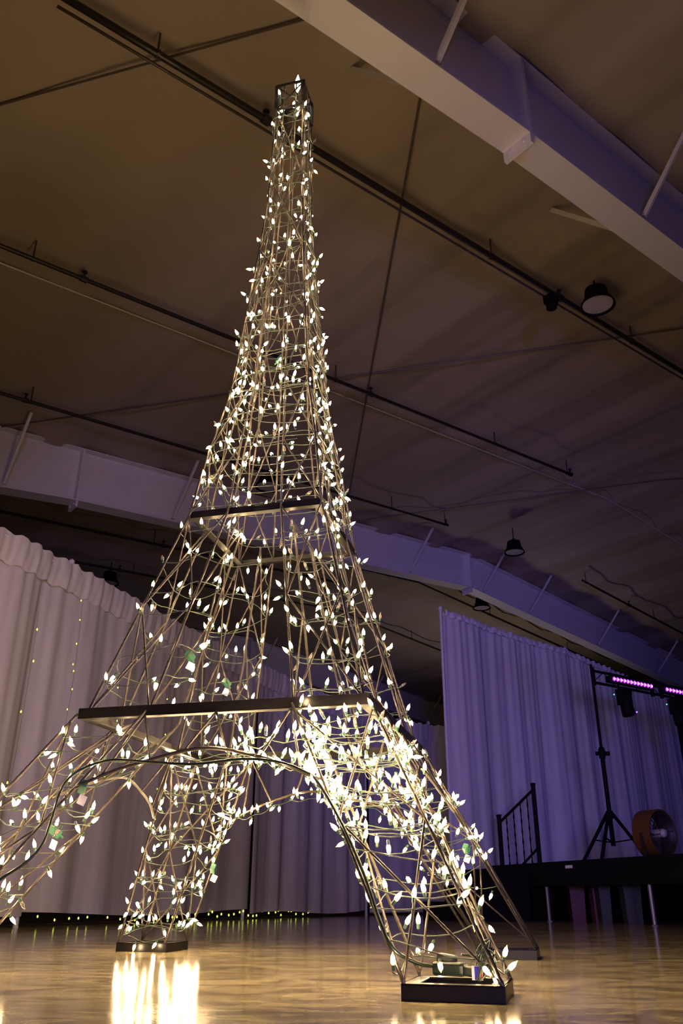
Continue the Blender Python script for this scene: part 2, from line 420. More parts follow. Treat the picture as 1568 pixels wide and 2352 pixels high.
drape((1.477, 11.461), (3.809, 13.582), 4.0, .05, .085, 'tall blue-lit curtain panel with the stage railing in front', GR, 7, 7.5, header=.09)
drape((3.809, 13.582), (6.779, 16.868), 4.0, .05, .085, 'tall blue-lit curtain panel behind the lighting truss', GR, 8, 6.5, poles=(0, 1), header=.09)
drape((8.0, 16.2), (10.2, 17.4), 2.6, .05, .05, 'low dark blue curtain at the right edge behind the truss', GR, 9, 6.5)

# ------------------------------------------------------------------ fairy lights
def fairy(pts, n, label, seed, rad=.0075, up=0.):
    rnd = random.Random(seed); p = catmull(pts, 8)
    root = empty('fairy_light_string', p[0], label=label, cat='fairy lights', group='yellow fairy light strings by the left curtains')
    m = MB(); m.tube([q - p[0] for q in p], .0012, 4); m.build('wire', 'fairy_wire', root)
    first = None
    for k in range(n):
        t = (k + rnd.uniform(.1, .9)) / n * (len(p) - 1); i = int(t); q = p[i].lerp(p[min(i + 1, len(p) - 1)], t - i) - p[0]
        if first is None:
            m = MB(); m.lathe([(.001, -rad * 1.3), (rad * .8, -rad * .6), (rad, 0), (rad * .7, rad * .8), (.001, rad * 1.6)], 6)
            first = m.build('fairy_bulb', 'fairy_lit', root); b = first
        else:
            b = first.copy(); COL.objects.link(b); b.parent = root
        b.location = q + Vector((rnd.uniform(-.02, .02), rnd.uniform(-.02, .02), rnd.uniform(-.004, .012) + rnd.uniform(0, up)))
fairy([(-3.0, 6.6, .03), (-2.75, 7.1, .02), (-2.35, 8.0, .02), (-1.95, 8.9, .02)], 16, 'string of yellow fairy lights lying under the hem of the nearest curtains', 21, up=.06)
fairy([(-1.75, 9.4, .02), (-1.3, 10.4, .02), (-.9, 11.4, .02), (-.4, 12.4, .03)], 26, 'string of yellow fairy lights lying under the third curtain behind the tower', 22, .009, .06)
nv = Vector((.93, -.37, 0))
def hang(t, z0, z1, n, label, seed):
    c = Vector((-2.525, 7.336, 0)).lerp(Vector((-1.10, 10.85, 0)), t) + nv * .085
    fairy([c + Vector((0, 0, z0)), c + Vector((.01, .02, (z0 + z1) / 2)), c + Vector((-.01, 0, z1))], n, label, seed, .006)
hang(.02, 2.75, 1.3, 9, 'string of yellow fairy lights hanging down the seam beside the nearest curtain', 31)
hang(.20, 2.5, 1.2, 5, 'string of yellow fairy lights hanging a hand right of that seam', 32)
hang(.42, 2.3, .8, 5, 'string of yellow fairy lights hanging behind the left tower leg', 33)
c0 = Vector((-2.70, 6.87, 0)) + nv * .10
fairy([c0 + Vector((0, 0, 2.45)), c0 + Vector((.01, 0, 1.8)), c0 + Vector((0, 0, .9))], 4, 'string of yellow fairy lights on the nearest curtain, left of the seam', 34)

# ================================================================== stage
SA = Vector((1.85, 11.4, 0)); SB = Vector((3.75, 6.56, 0)); SD = (SB - SA).normalized(); SN = Vector((-SD.y, SD.x, 0))
if SN.x < 0: SN = -SN
DZ = .61
root = empty('stage_platform', SA, label='long low black stage deck in front of the tall curtains', cat='stage')
L = (SB - SA).length; D = 5.6
m = MB(); m.box(SD * L / 2 + SN * D / 2 + Vector((0, 0, DZ - .02)), (L, D, .04), (SD, SN, Vector((0, 0, 1)))); m.build('deck', 'stage_black', root)
m = MB(); m.box(SD * L / 2 + SN * .02 + Vector((0, 0, DZ - .145)), (L, .03, .21), (SD, SN, Vector((0, 0, 1)))); m.build('edge_rail', 'stage_black', root)
for t in (.03, .2675 * 4.52 / 5.2, .6456 * 4.52 / 5.2, .98):
    for dd in (.06, 2.4, 5.4):
        m = MB(); c = SD * L * t + SN * dd
        m.tube([c + Vector((0, 0, .012)), c + Vector((0, 0, DZ - .04))], .022, 8); m.lathe([(.035, 0), (.035, .012), (.02, .014)], 10, c)
        m.build('leg', 'leg_silver', root)
m = MB(); m.box(SD * .62 + SN * .10 + Vector((0, 0, .27)), (1.2, .02, .54), (SD, SN, Vector((0, 0, 1)))); m.build('skirt', 'stage_black', root)
m = MB(); m.box(SD * L / 2 + SN * 2.2 + Vector((0, 0, .285)), (L, .02, .57), (SD, SN, Vector((0, 0, 1)))); m.build('back_shade_sheet', 'stage_black', root)  # black sheet added to make the shade under the deck
m = MB(); m.box(SD * .02 + SN * 2.8 + Vector((0, 0, .285)), (.02, 5.4, .57), (SD, SN, Vector((0, 0, 1)))); m.build('side_shade_sheet', 'stage_black', root)  # added dark sheet, keeps the lit curtain out of the under-stage shade
m = MB(); c = SD * 1.75 - SN * .002 + Vector((0, 0, DZ - .06)); m.box(c, (.12, .008, .03), (SD, SN, Vector((0, 0, 1)))); m.build('white_sticker', 'tag_white', root)
# steps
root = empty('stage_steps', SA, label='black steps descending from the left end of the stage', cat='steps')
for k in range(3):
    zt = DZ - .05 - k * .18
    m = MB(); m.box(-SN * (.17 + .3 * k) + SD * .5 + Vector((0, 0, zt / 2)), (.95, .3, zt), (SD, SN, Vector((0, 0, 1)))); m.build('step', 'stage_black', root)
# railing
ra = Vector((2.04, 11.28, DZ)); rb = Vector((2.54, 11.40, DZ)); k_ = 1.0
root = empty('stage_railing', ra, label='black sloped stair railing with four twisted balusters on the stage', cat='railing')
dv = rb - ra; za, zb = .585, .99
for c, hh, nm in ((Vector((0, 0, 0)), za, 'post'), (dv, zb, 'post')):
    m = MB(); m.box(c + Vector((0, 0, hh / 2)), (.05, .05, hh)); m.box(c + Vector((0, 0, hh + .01)), (.06, .06, .02)); m.build(nm, 'truss_black', root)
m = MB(); m.bar(Vector((0, 0, za - .08)), dv + Vector((0, 0, zb - .06)), .03, .03); m.build('handrail', 'truss_black', root)
m = MB(); m.bar(dv * .55 + Vector((0, 0, .02)), dv * 1. + Vector((0, 0, .22)), .025, .025); m.build('lower_rail', 'truss_black', root)
for k in range(4):
    t = (k + 1) / 5; m = MB(); c = dv * t; zt = (za - .08) * (1 - t) + (zb - .06) * t; nn = 40
    m.tube([c + Vector((0, 0, zt * q / nn)) for q in range(nn + 1)], [.007 + .005 * max(0, sin(q * .95)) for q in range(nn + 1)], 6)
    m.build('baluster', 'truss_black', root)
# truss stand
def stand(c, ztop, label):
    root = empty('truss_stand', c, label=label, cat='stand', group='black truss stands')
    m = MB(); m.tube([(0, 0, .22), (0, 0, 1.36)], .028, 10); m.build('lower_tube', 'truss_black', root)
    m = MB(); m.tube([(0, 0, 1.3), (0, 0, ztop)], .019, 10); m.build('upper_tube', 'truss_black', root)
    m = MB(); m.lathe([(.04, 0), (.045, .05), (.045, .1), (.03, .14)], 12, (0, 0, 1.27)); m.box((.06, 0, 1.33), (.08, .03, .05)); m.lathe([(.025, 0), (.025, .03)], 10, (-.05, 0, 1.33), (-1, 0, 0)); m.build('winch_collar', 'truss_black', root)
    m = MB(); m.lathe([(.045, 0), (.045, .09)], 12, (0, 0, .54)); m.build('hub', 'truss_black', root)
    for k, an in enumerate((.25, 2.2, 4.1)):
        e = Vector((cos(an), sin(an), 0)); m = MB(); m.bar(Vector((0, 0, .6)) + e * .04, e * .52 + Vector((0, 0, .015)), .035, .028); m.bar(Vector((0, 0, .26)), e * .26 + Vector((0, 0, .30)), .015, .015)
        lg = m.build('leg', 'truss_black', root)
        m = MB(); m.lathe([(.03, 0), (.03, .02)], 8, e * .52); m.build('foot', 'truss_black', lg)
TA = Vector((3.38, 11.0, 0)); TD = Vector((1.64, 1.06, 0)).normalized(); TL = 3.2; TN = Vector((-TD.y, TD.x, 0))
stand(TA + Vector((0, 0, DZ)), 3.05 - DZ + .06, 'black crank-up tripod stand carrying the left end of the truss')
root = empty('lighting_truss', TA, label='black flat lighting truss held up by the crank stand', cat='truss')
for z in (3.03, 2.87):
    m = MB(); m.tube([Vector((0, 0, z)), TD * TL + Vector((0, 0, z))], .02, 8); m.build('chord', 'truss_black', root)
m = MB(); nz = 14
for k in range(nz):
    a = TD * (TL * k / nz) + Vector((0, 0, 3.03 if k % 2 else 2.87)); b = TD * (TL * (k + 1) / nz) + Vector((0, 0, 2.87 if k % 2 else 3.03)); m.tube([a, b], .006, 5)
m.build('lacing', 'truss_black', root)
for x in (.02, 1.22, 1.42, TL - .1):
    m = MB(); m.tube([TD * x + Vector((0, 0, 2.83)), TD * x + Vector((0, 0, 3.07))], .028, 8); m.build('coupler', 'truss_black', root)
FW = Vector((-.35, -.93, -.1)).normalized()
def ledbar(x0, x1, label):
    c = TA + TD * x0 + Vector((0, 0, 2.95)) - TN * .0
    root = empty('led_bar', c, label=label, cat='stage light', group='violet LED bars on the truss')
    o = FW * .07
    m = MB(); m.box(TD * (x1 - x0) / 2 + o * .45, (x1 - x0 + .04, .07, .085), (TD, Vector((TD.y, -TD.x, 0)), Vector((0, 0, 1)))); m.build('housing', 'truss_black', root)
    n = 12; first = None
    for k in range(n):
        x = (x1 - x0) * (k + .5) / n; q = TD * x + Vector((TD.y, -TD.x, 0)) * .068
        if first is None:
            m = MB(); m.lathe([(.029, 0), (.026, .006), (.001, .01)], 12, (0, 0, 0), (TD.y, -TD.x, -.15)); first = m.build('led_lens', 'led_violet', root); a = first
            m = MB(); m.lathe([(.012, .010), (.009, .018), (.001, .02)], 10, (0, 0, 0), (TD.y, -TD.x, -.15)); core = m.build('led_core', 'led_core', first)
        else:
            a = first.copy(); COL.objects.link(a); a.parent = root
            cc = core.copy(); COL.objects.link(cc); cc.parent = a
        a.location = q
ledbar(.32, 1.16, 'violet LED bar at the left end of the truss')
ledbar(1.43, 2.30, 'violet LED bar farther right on the truss, cut by the picture edge')
def mover(x, label, col):
    c = TA + TD * x + Vector((0, 0, 2.85)) + Vector((TD.y, -TD.x, 0)) * .02
    root = empty('moving_head_light', c, label=label, cat='stage light', group='black moving head lights under the truss')
    m = MB(); m.box((0, 0, -.045), (.2, .12, .07), (TD, TN, Vector((0, 0, 1)))); m.bar((-.06, 0, 0), (-.06, 0, .05), .02, .02); m.build('base', 'truss_black', root)
    m = MB(); m.box(TD * .1 + Vector((0, 0, -.15)), (.03, .08, .16), (TD, TN, Vector((0, 0, 1)))); m.box(TD * -.1 + Vector((0, 0, -.15)), (.03, .08, .16), (TD, TN, Vector((0, 0, 1)))); m.box(Vector((0, 0, -.085)), (.22, .07, .02), (TD, TN, Vector((0, 0, 1)))); m.build('yoke', 'truss_black', root)
    m = MB(); m.lathe([(.03, -.11), (.06, -.09), (.07, .0), (.085, .12), (.09, .2), (.08, .21)], 16, (0, 0, -.16), (.15, -.1, -1)); hd = m.build('head', 'truss_black', root, True)
    m = MB(); m.lathe([(.008, 0), (.008, .01), (.001, .014)], 8, (-.15, -.05, -.09), (-.2, -1, 0)); m.build('status_light', 'led_green', root)
    m = MB(); m.lathe([(.010, 0), (.010, .014), (.001, .02)], 8, Vector((.115, -.07, -.33)), (.3, -1, 0)); m.build('colour_spot', col, root)
mover(.57, 'black moving head lamp hanging below the left violet LED bar', 'led_blue')
mover(1.68, 'black moving head lamp at the right picture edge under the truss', 'led_violet')
# drum fan
root = empty('drum_fan', (3.42, 9.62, DZ), label='orange-yellow drum fan standing on the stage beside the tripod', cat='fan')
ax = Vector((.58, -.81, 0)).normalized(); cc = Vector((0, 0, .27))
m = MB(); R = .245; q = Vector((0, 0, 1)).rotation_difference(ax)
for (r0, z0), (r1, z1) in (((R, -.11), (R, .11)), ((R, .11), (R - .012, .11)), ((R - .012, .11), (R - .012, -.11)), ((R - .012, -.11), (R, -.11))):
    n = 40; vs = []
    for rr, zz in ((r0, z0), (r1, z1)): vs += [cc + q @ Vector((rr * cos(2 * pi * k / n), rr * sin(2 * pi * k / n), zz)) for k in range(n)]
    m.add(vs, [(k, (k + 1) % n, n + (k + 1) % n, n + k) for k in range(n)])
m.build('drum', 'fan_yellow', root, True)
m = MB(); m.lathe([(R - .014, -.105), (R - .014, .105), (R - .017, .105), (R - .017, -.105)], 40, cc, ax); m.f = m.f[:-2]; m.build('drum_inner_shade', 'fan_dark', root, True)  # dark sleeve painting the shadow inside the yellow drum
for zz in (.10, -.10):
    m = MB()
    for rr in (.05, .1, .15, .2, .235): m.tube([cc + q @ Vector((rr * cos(2 * pi * k / 28), rr * sin(2 * pi * k / 28), zz)) for k in range(28)], .003, 4, True)
    for k in range(8):
        e = Vector((cos(k * pi / 4), sin(k * pi / 4), 0)); m.tube([cc + q @ (e * .03 + Vector((0, 0, zz))), cc + q @ (e * .24 + Vector((0, 0, zz)))], .004, 4)
    m.build('grille', 'fan_dark', root)
for k in range(4):
    an = k * pi / 2 + .4; m = MB(); vs = []
    for r_, wd, tw in ((.03, .02, .05), (.13, .06, .035), (.22, .075, .02)):
        for sd in (-1, 1): vs.append(cc + q @ Vector((r_ * cos(an) - sd * wd * sin(an), r_ * sin(an) + sd * wd * cos(an), sd * tw)))
    m.add(vs, [(0, 1, 3, 2), (2, 3, 5, 4)]); m.build('blade', 'fan_dark', root)
m = MB(); m.lathe([(.035, -.06), (.045, 0), (.045, .11), (.035, .135), (.001, .136)], 16, cc, ax); m.build('hub', 'fan_hub', root, True)
m = MB(); m.bar(cc + ax.cross(Vector((0, 0, 1))) * .25, Vector((0, 0, .012)) + ax.cross(Vector((0, 0, 1))) * .2, .03, .02); m.bar(cc - ax.cross(Vector((0, 0, 1))) * .25, Vector((0, 0, .012)) - ax.cross(Vector((0, 0, 1))) * .2, .03, .02)
m.bar(Vector((0, 0, .012)) - ax.cross(Vector((0, 0, 1))) * .24, Vector((0, 0, .012)) + ax.cross(Vector((0, 0, 1))) * .24, .2, .02); m.build('stand', 'fan_dark', root)

# things stored under the stage
def binbox(c, sx, sz, mt, label, grp):
    root = empty('storage_bin', c, label=label, cat='bin', group=grp)
    m = MB(); vs = []
    for z, k in ((0, .86), (sz, 1.)): vs += [Vector((i * sx / 2 * k, j * .085 * k, z)) for i, j in ((-1, -1), (1, -1), (1, 1), (-1, 1))]
    m.add(vs, [(3, 2, 1, 0), (4, 5, 6, 7), (0, 1, 5, 4), (1, 2, 6, 5), (2, 3, 7, 6), (3, 0, 4, 7)]); m.build('body', mt, root)
    m = MB(); m.box((0, 0, sz + .012), (sx * 1.06, .19, .025)); m.build('lid', mt, root)
def under(x, t):  # along the stage, set back
    return SA + SD * x + SN * t
GB = 'bins stored under the stage'
binbox(under(1.26, .40), .17, .36, 'bin_red', 'dark red bin under the stage right of the left silver leg', GB)
binbox(under(1.62, .40), .10, .36, 'bin_red', 'narrow dark red bin under the stage beside the grey bins', GB)
binbox(under(1.80, .36), .12, .34, 'bin_grey', 'grey bin under the stage touching the narrow red one', GB)
binbox(under(2.2, .40), .18, .34, 'bin_grey', 'larger grey bin under the stage, farthest right of the stored bins', GB)

# ================================================================== tower
CX, CY, YAW = -0.278, 3.2641, -0.2561
A1, Z1, A2, Z2, A3, Z3, B0, HB, W = .517, .7917, .2797, 1.6317, .0769, 4.3722, .9149, .0357, .24
PROF = [(1.6317, .2797), (1.92, .241), (2.144, .203), (2.313, .178), (2.787, .141), (3.153, .113), (3.349, .099), (3.585, .088), (4.178, .078), (4.3722, .0769)]
def aof(z):
    if z <= Z1: return B0 - .006 + (A1 - B0 + .006) * (z - HB) / (Z1 - HB)
    if z <= Z2: return A1 * .96 + (A2 - A1 * .96) * (z - Z1) / (Z2 - Z1)
    for (za, a), (zb, b) in zip(PROF[:-1], PROF[1:]):
        if z <= zb: return a + (b - a) * (z - za) / (zb - za)
    return A3
def inn(z):
    if z <= Z1: return (B0 - W + .006) + (A1 * .5 - (B0 - W + .006)) * (z - HB) / (Z1 - HB)
    if z <= Z2: return A1 * .5 + (A2 * .4 - A1 * .5) * (z - Z1) / (Z2 - Z1)
    k = max(0, (z - Z2) / (Z3 - Z2)); return aof(z) * (.4 + .05 * k)
QUAD = {'near_left': (-1, -1), 'near_right': (1, -1), 'far_right': (1, 1), 'far_left': (-1, 1)}
def corners(q, z):
    i, j = q; a, n = aof(z), inn(z)
    return [Vector((i * a, j * a, z)), Vector((i * n, j * a, z)), Vector((i * n, j * n, z)), Vector((i * a, j * n, z))]
tower = empty('lattice_tower', (CX, CY, 0), YAW, label='tall black iron lattice tower prop covered in warm mini lights', cat='tower')
RR = .0052
def angle_frame(a, z, leg, th, name, parent, flip=False, c=(0, 0)):
    """square of angle iron: outer upright flange and a flat flange at its top (or bottom when flip)"""
    m = MB(); cx, cy = c
    zf = z - leg if flip else z
    z0 = z - leg
    for i, j, hx, hy in ((0, -1, a, leg), (0, 1, a, leg), (-1, 0, leg, a), (1, 0, leg, a)):
        if i == 0:
            m.box((cx, cy + j * (a - th / 2), (z + z0) / 2), (2 * a, th, leg))
            m.box((cx, cy + j * (a - leg / 2), zf + (th / 2 if flip else -th / 2)), (2 * a, leg, th))
        else:
            m.box((cx + i * (a - th / 2), cy, (z + z0) / 2), (th, 2 * a - 2 * th, leg))
            m.box((cx + i * (a - leg / 2), cy, zf + (th / 2 if flip else -th / 2)), (leg, 2 * a - 2 * leg, th))
    o = m.build(name, 'black_paint', parent)
    bv = o.modifiers.new('bevel', 'BEVEL'); bv.width = .0012; bv.segments = 2
    return o
for nm, q in QUAD.items():
    zb, zt = HB, Z1 - .03
    C = lambda z: corners(q, z)
    m = MB()   # lacing of the leg, outer faces crossed, inner faces single
    zs = [zb, zb + (zt - zb) * .52, zt]
    for za, zc in zip(zs[:-1], zs[1:]):
        ca, cb = C(za), C(zc)
        for x, y in ((0, 1), (0, 3)): m.rebar(ca[x], cb[y], RR * .8); m.rebar(ca[y], cb[x], RR * .8)
        for x, y in ((1, 2), (2, 3)): m.rebar(ca[x], cb[y], RR * .7)
    leg = m.build('leg', 'black_iron', tower, True)
    for k in range(4):
        m = MB(); m.rebar(C(zb - .002)[k], C(Z1 - .001)[k], RR); m.build('corner_rod', 'black_iron', leg, True)
    f = angle_frame(W / 2, HB, HB, .005, 'foot_frame', leg, c=(q[0] * (B0 - W / 2), q[1] * (B0 - W / 2)))
    # pillar between the platforms
    m = MB(); zs = [Z1, Z1 + (Z2 - Z1) * .5, Z2 - .002]
    for za, zc in zip(zs[:-1], zs[1:]):
        ca, cb = C(za + .001), C(zc)
        for x, y in ((0, 1), (0, 3)): m.rebar(ca[x], cb[y], RR * .75); m.rebar(ca[y], cb[x], RR * .75)
        m.rebar(ca[1], cb[2], RR * .7)
    pil = m.build('pillar', 'black_iron', tower, True)
    for k in (0, 1, 3, 2):
        m = MB(); m.rebar(C(Z1 + .001)[k], C(Z2 - .001)[k], RR); m.build('corner_rod', 'black_iron', pil, True)
# spire
zs = [Z2, 1.96, 2.3, 2.7, 3.15, 3.65, 4.18]
for nm, q in QUAD.items():
    m = MB()
    for za, zc in zip(zs[:-1], zs[1:]):
        ca, cb = corners(q, za + .001), corners(q, zc)
        if za < 3.0:
            m.rebar(ca[0], cb[1], RR * .75); m.rebar(ca[1], cb[0], RR * .75); m.rebar(ca[0], cb[3], RR * .75); m.rebar(ca[3], cb[0], RR * .7)
    sp = m.build('spire_quarter', 'black_iron', tower, True)
    for k in ((0, 1, 3)):
        m = MB(); zz = [z for z, _ in PROF]
        m.tube(catmull([corners(q, z + (.001 if z == Z2 else 0))[k] for z in zz], 3), RR * (1 if k == 0 else .8), 7); m.build('corner_rod', 'black_iron', sp, True)
m = MB()
for za, zc in zip(zs[3:-1], zs[4:]):
    for sgn in range(4):
        def P(t, z, s=sgn):
            a = aof(z); c = [(-a, -a), (a, -a), (a, a), (-a, a)]; c0, c1 = c[s], c[(s + 1) % 4]
            return Vector((c0[0] + (c1[0] - c0[0]) * t, c0[1] + (c1[1] - c0[1]) * t, z))
        m.rebar(P(0, zc), P(1, za), RR * .8); m.rebar(P(1, zc), P(0, za), RR * .7)
m.build('spire_lacing', 'black_iron', tower, True)
angle_frame(A1, Z1 + .018, .036, .005, 'lower_platform_frame', tower, True)
angle_frame(A2, Z2 + .014, .030, .005, 'upper_platform_frame', tower, True)
m = MB()
for i, j in ((0, -1), (0, 1), (-1, 0), (1, 0)):
    a = A3
    if i == 0: m.box((0, j * a, Z3 - .006), (2 * a + .01, .008, .018)); m.box((0, j * a, 4.18), (2 * a + .01, .008, .014))
    else: m.box((i * a, 0, Z3 - .006), (.008, 2 * a - .008, .018)); m.box((i * a, 0, 4.18), (.008, 2 * a - .008, .014))
for i, j in QUAD.values(): m.box((i * A3, j * A3, (Z3 + 4.18) / 2), (.020, .020, Z3 - 4.18 - .02))
for k in range(4):
    a = A3; c = [(-a, -a), (a, -a), (a, a), (-a, a)]; p0, p1 = c[k], c[(k + 1) % 4]
    m.rebar((*p0, 4.18), (*p1, Z3 - .01), RR * .8); m.rebar((*p1, 4.18), (*p0, Z3 - .01), RR * .8)
m.build('top_frame', 'black_paint', tower)
# arches between the legs and the short struts above them
def arch_pts(n=30):
    xs = [-.60, -.52, -.405, -.291, -.179, -.07, .0, .07, .192, .30, .396, .52, .60]
    zz = [.33, .425, .53, .580, .612, .638, .645, .638, .608, .572, .53, .425, .33]
    return xs, zz
for k in range(4):
    R = Matrix.Rotation(k * pi / 2, 4, 'Z'); xs, zz = arch_pts()
    pts = catmull([Vector((x, -aof(z), z)) for x, z in zip(xs[2:-2], zz[2:-2])], 6)
    m = MB(); m.tube([R @ p for p in pts], .006, 7); ar = m.build('arch', 'black_iron', tower, True)
    ztop = Z1 - .018
    for x0, x1, z in ((-.2585, -.179, .612), (-.2585, -.33, .565), (.2585, .192, .608), (.2585, .33, .565), (0, -.07, .638), (0, .07, .638)):
        m = MB(); m.rebar(R @ Vector((x0, -aof(ztop) + .004, ztop)), R @ Vector((x1, -aof(z), z)), RR * .8); m.build('strut', 'black_iron', ar, True)

# ------------------------------------------------------------------ mini light strings
def bulb_meshes():
    out = {}
    g = MB(); r = .0058
    g.lathe([(r * .62, 0), (r * .92, .005), (r, .011), (r * .9, .018), (r * .5, .024), (.0007, .031)], 6); 
    s = MB(); s.lathe([(.0025, -.011), (.0042, -.009), (.0048, .002)], 6)
    out['glass'] = g; out['socket'] = s; return out
BM = bulb_meshes()
g_on = BM['glass'].build('mini_bulb', 'bulb_lit', None, True); g_off = BM['glass'].build('mini_bulb', 'bulb_off', None, True); s_ = BM['socket'].build('socket', 'socket_green', None)
ME_ON, ME_OFF, ME_S = g_on.data, g_off.data, s_.data
ME_ON.materials.append(MAT['bulb_rim'])
for p_ in ME_ON.polygons:
    if p_.center.z < .0045 or p_.center.z > .021: p_.material_index = 1
for o in (g_on, g_off, s_): bpy.data.objects.remove(o)
NB = 0
def light_string(path, n, label, seed, spread=.018, off=.09, tags=(), inward=.2, gaps=None, outdir=None):
    """path: list of (point, outward direction) in tower coordinates"""
    global NB
    rnd = random.Random(seed)
    root = empty('mini_light_string', (CX, CY, 0), YAW, label=label, cat='string lights', group='green mini light strings on the tower')
    for _ in range(2):
        path = [path[0]] + [((path[i - 1][0] + path[i][0] * 2 + path[i + 1][0]) / 4, path[i][1]) for i in range(1, len(path) - 1)] + [path[-1]]
    pts = [p for p, d in path]; m = MB(); m.tube(pts, .0017, 5); m.build('cord', 'wire_green', root, True)
    N = len(pts)
    for k in range(n):
        t = (k + rnd.uniform(.05, .95)) / n * (N - 1); i = int(t); f = t - i
        p = pts[i].lerp(pts[min(i + 1, N - 1)], f); d = path[i][1]
        if rnd.random() < inward: d = -d
        jit = Vector((rnd.gauss(0, .33), rnd.gauss(0, .33), rnd.gauss(0, .3)))
        ax = (d * .35 + Vector((0, 0, rnd.choice((1, 1, .8, .8, -.6)))) + jit).normalized()
        b = bpy.data.objects.new('mini_bulb', ME_OFF if rnd.random() < off else ME_ON); COL.objects.link(b); b.parent = root
        b.location = p + ax * (.011 + rnd.uniform(0, spread))
        b.rotation_mode = 'QUATERNION'; b.rotation_quaternion = Vector((0, 0, 1)).rotation_difference(ax)
        so = bpy.data.objects.new('socket', ME_S); COL.objects.link(so); so.parent = b
        NB += 1
    for kind, t in tags:
        i = int(t * (N - 1)); p = pts[i]; d = path[i][1]
        if kind == 'plug':
            m = MB(); m.box((0, 0, 0), (.042, .022, .026)); m.lathe([(.006, 0), (.004, .02)], 8, (.017, 0, 0), (1, 0, 0)); o = m.build('end_plug', 'plug_green', root)
            o.modifiers.new('bevel', 'BEVEL').width = .003
            o.location = p + d * .01; o.rotation_euler = (.3, .5, rnd.uniform(0, 3))
            m = MB(); m.box((0, 0, 0), (.026, .001, .03)); o = m.build('paper_tag', 'tag_white', root); o.location = p + d * .015 + Vector((0, 0, -.04)); o.rotation_euler = (.2, .4, YAW * -1 + rnd.uniform(-.4, .4))
    return root
def wrap(fn, z0, z1, loops, seed, sub=7, sagz=.02, out=.012, noise=.006):
    """fn(z)-> closed polygon corners (centre from mean)"""
    rnd = random.Random(seed); P = []; n = len(fn(z0)); tot = int(loops * n * sub)
    base = rnd.randint(0, 3); ph = [rnd.uniform(0, 6) for _ in range(4)]
    for k in range(tot + 1):
        u = k / sub; e = int(u); f = u - e
        z = z0 + (z1 - z0) * k / tot + .015 * sin(k * .31 + ph[0]) + .02 * sin(k * .083 + ph[1])
        z = max(z, .045)
        c = fn(z); a = c[(e + base) % n]; b = c[(e + 1 + base) % n]; ctr = sum(c, Vector()) / n
        p = a.lerp(b, f); dirn = (p - ctr); dirn.z = 0
        if dirn.length < 1e-4: dirn = Vector((1, 0, 0))
        dirn.normalize()
        p = p + dirn * out + Vector((rnd.gauss(0, noise), rnd.gauss(0, noise), rnd.gauss(0, noise) - sagz * sin(pi * f)))
        P.append((p, dirn))
    return P
LQ = QUAD
leg_fn = lambda q: (lambda z: corners(q, z))
LS = light_string
LS(wrap(leg_fn(LQ['near_right']), .065, .40, 5, 101), 52, 'mini light string around the lower half of the near right leg', 201)
LS(wrap(leg_fn(LQ['near_right']), .38, .62, 6, 102, noise=.011), 92, 'dense mini light string around the upper half of the near right leg', 202, .03, inward=.4)
LS(wrap(leg_fn(LQ['near_right']), .58, .76, 6, 103, noise=.014), 90, 'tangled mini light string where the near right leg meets the lower platform', 203, .035, inward=.5, tags=(('plug', .5),))
LS(wrap(leg_fn(LQ['far_right']), .30, .74, 7, 104, noise=.012), 85, 'mini light string around the far right leg behind the near right one', 204, tags=(('plug', .3),))
LS(wrap(leg_fn(LQ['far_left']), .05, .56, 8, 105, noise=.012), 95, 'mini light string around the far left leg standing before the white curtain', 205, .025, tags=(('plug', .6),))
LS(wrap(leg_fn(LQ['far_left']), .56, .80, 5, 106, noise=.015), 55, 'mini light string where the far left leg meets the lower platform', 206)
LS(wrap(leg_fn(LQ['near_left']), .06, .74, 8, 107, noise=.014), 90, 'mini light string around the near left leg cut by the picture edge', 207, tags=(('plug', .55), ('plug', .75)))
# string festooned along the front arch and the far arch
def along(pts, drop, seed, sub=8, noise=.012, waves=9):
    rnd = random.Random(seed); c = catmull(pts, sub); P = []
    for k, p in enumerate(c):
        P.append((p + Vector((rnd.gauss(0, noise), rnd.gauss(0, noise), -drop * abs(sin(k / len(c) * pi * waves)) + rnd.gauss(0, noise))), Vector((0, -1, 0))))
    return P
LS(along([(.0, -.58, .66), (.12, -.585, .63), (.22, -.6, .60), (.32, -.61, .57), (.40, -.63, .53), (.47, -.68, .47), (.38, -.60, .57), (.25, -.585, .63), (.12, -.56, .69), (.3, -.56, .68), (.45, -.58, .62)], .035, 5, noise=.02, waves=17), 78, 'mini light string bunched along the right half of the front arch', 208, .03, inward=.4)
LS(along([(-.55, .74, .42), (-.39, .64, .53), (-.25, .62, .57), (-.1, .6, .62), (.05, .6, .64), (.2, .62, .6), (.36, .65, .55)], .03, 6, waves=10), 34, 'mini light string along the far arch seen below the front one', 209)
for nm, q, n, lab in (('a', (-1, -1), 40, 'near left'), ('b', (1, -1), 58, 'near right'), ('c', (1, 1), 48, 'far right'), ('d', (-1, 1), 50, 'far left')):
    LS(wrap(leg_fn(q), Z1 + .04, Z2 - .03, 6, 110 + n, noise=.010), n, 'mini light string around the %s pillar between the two platforms' % lab, 210 + n, tags=(('plug', .35),) if nm in 'ad' else ())
full = lambda z: [Vector((i * aof(z), j * aof(z), z)) for i, j in ((-1, -1), (1, -1), (1, 1), (-1, 1))]
LS(wrap(full, Z2 + .03, 1.95, 4.2, 121, sub=10), 82, 'mini light string around the tower just above the upper platform', 221)
LS(wrap(full, 1.95, 2.30, 5, 122, sub=10), 84, 'mini light string around the middle of the spire', 222, inward=.3)
LS(wrap(full, 2.28, 2.62, 6, 123, sub=9, noise=.008), 84, 'densest mini light string around the spire above its middle', 223, .03, inward=.3)
LS(wrap(full, 2.62, 3.2, 8, 124, sub=8, out=.018), 72, 'mini light string around the slim part of the spire', 224, tags=(('plug', .15),))
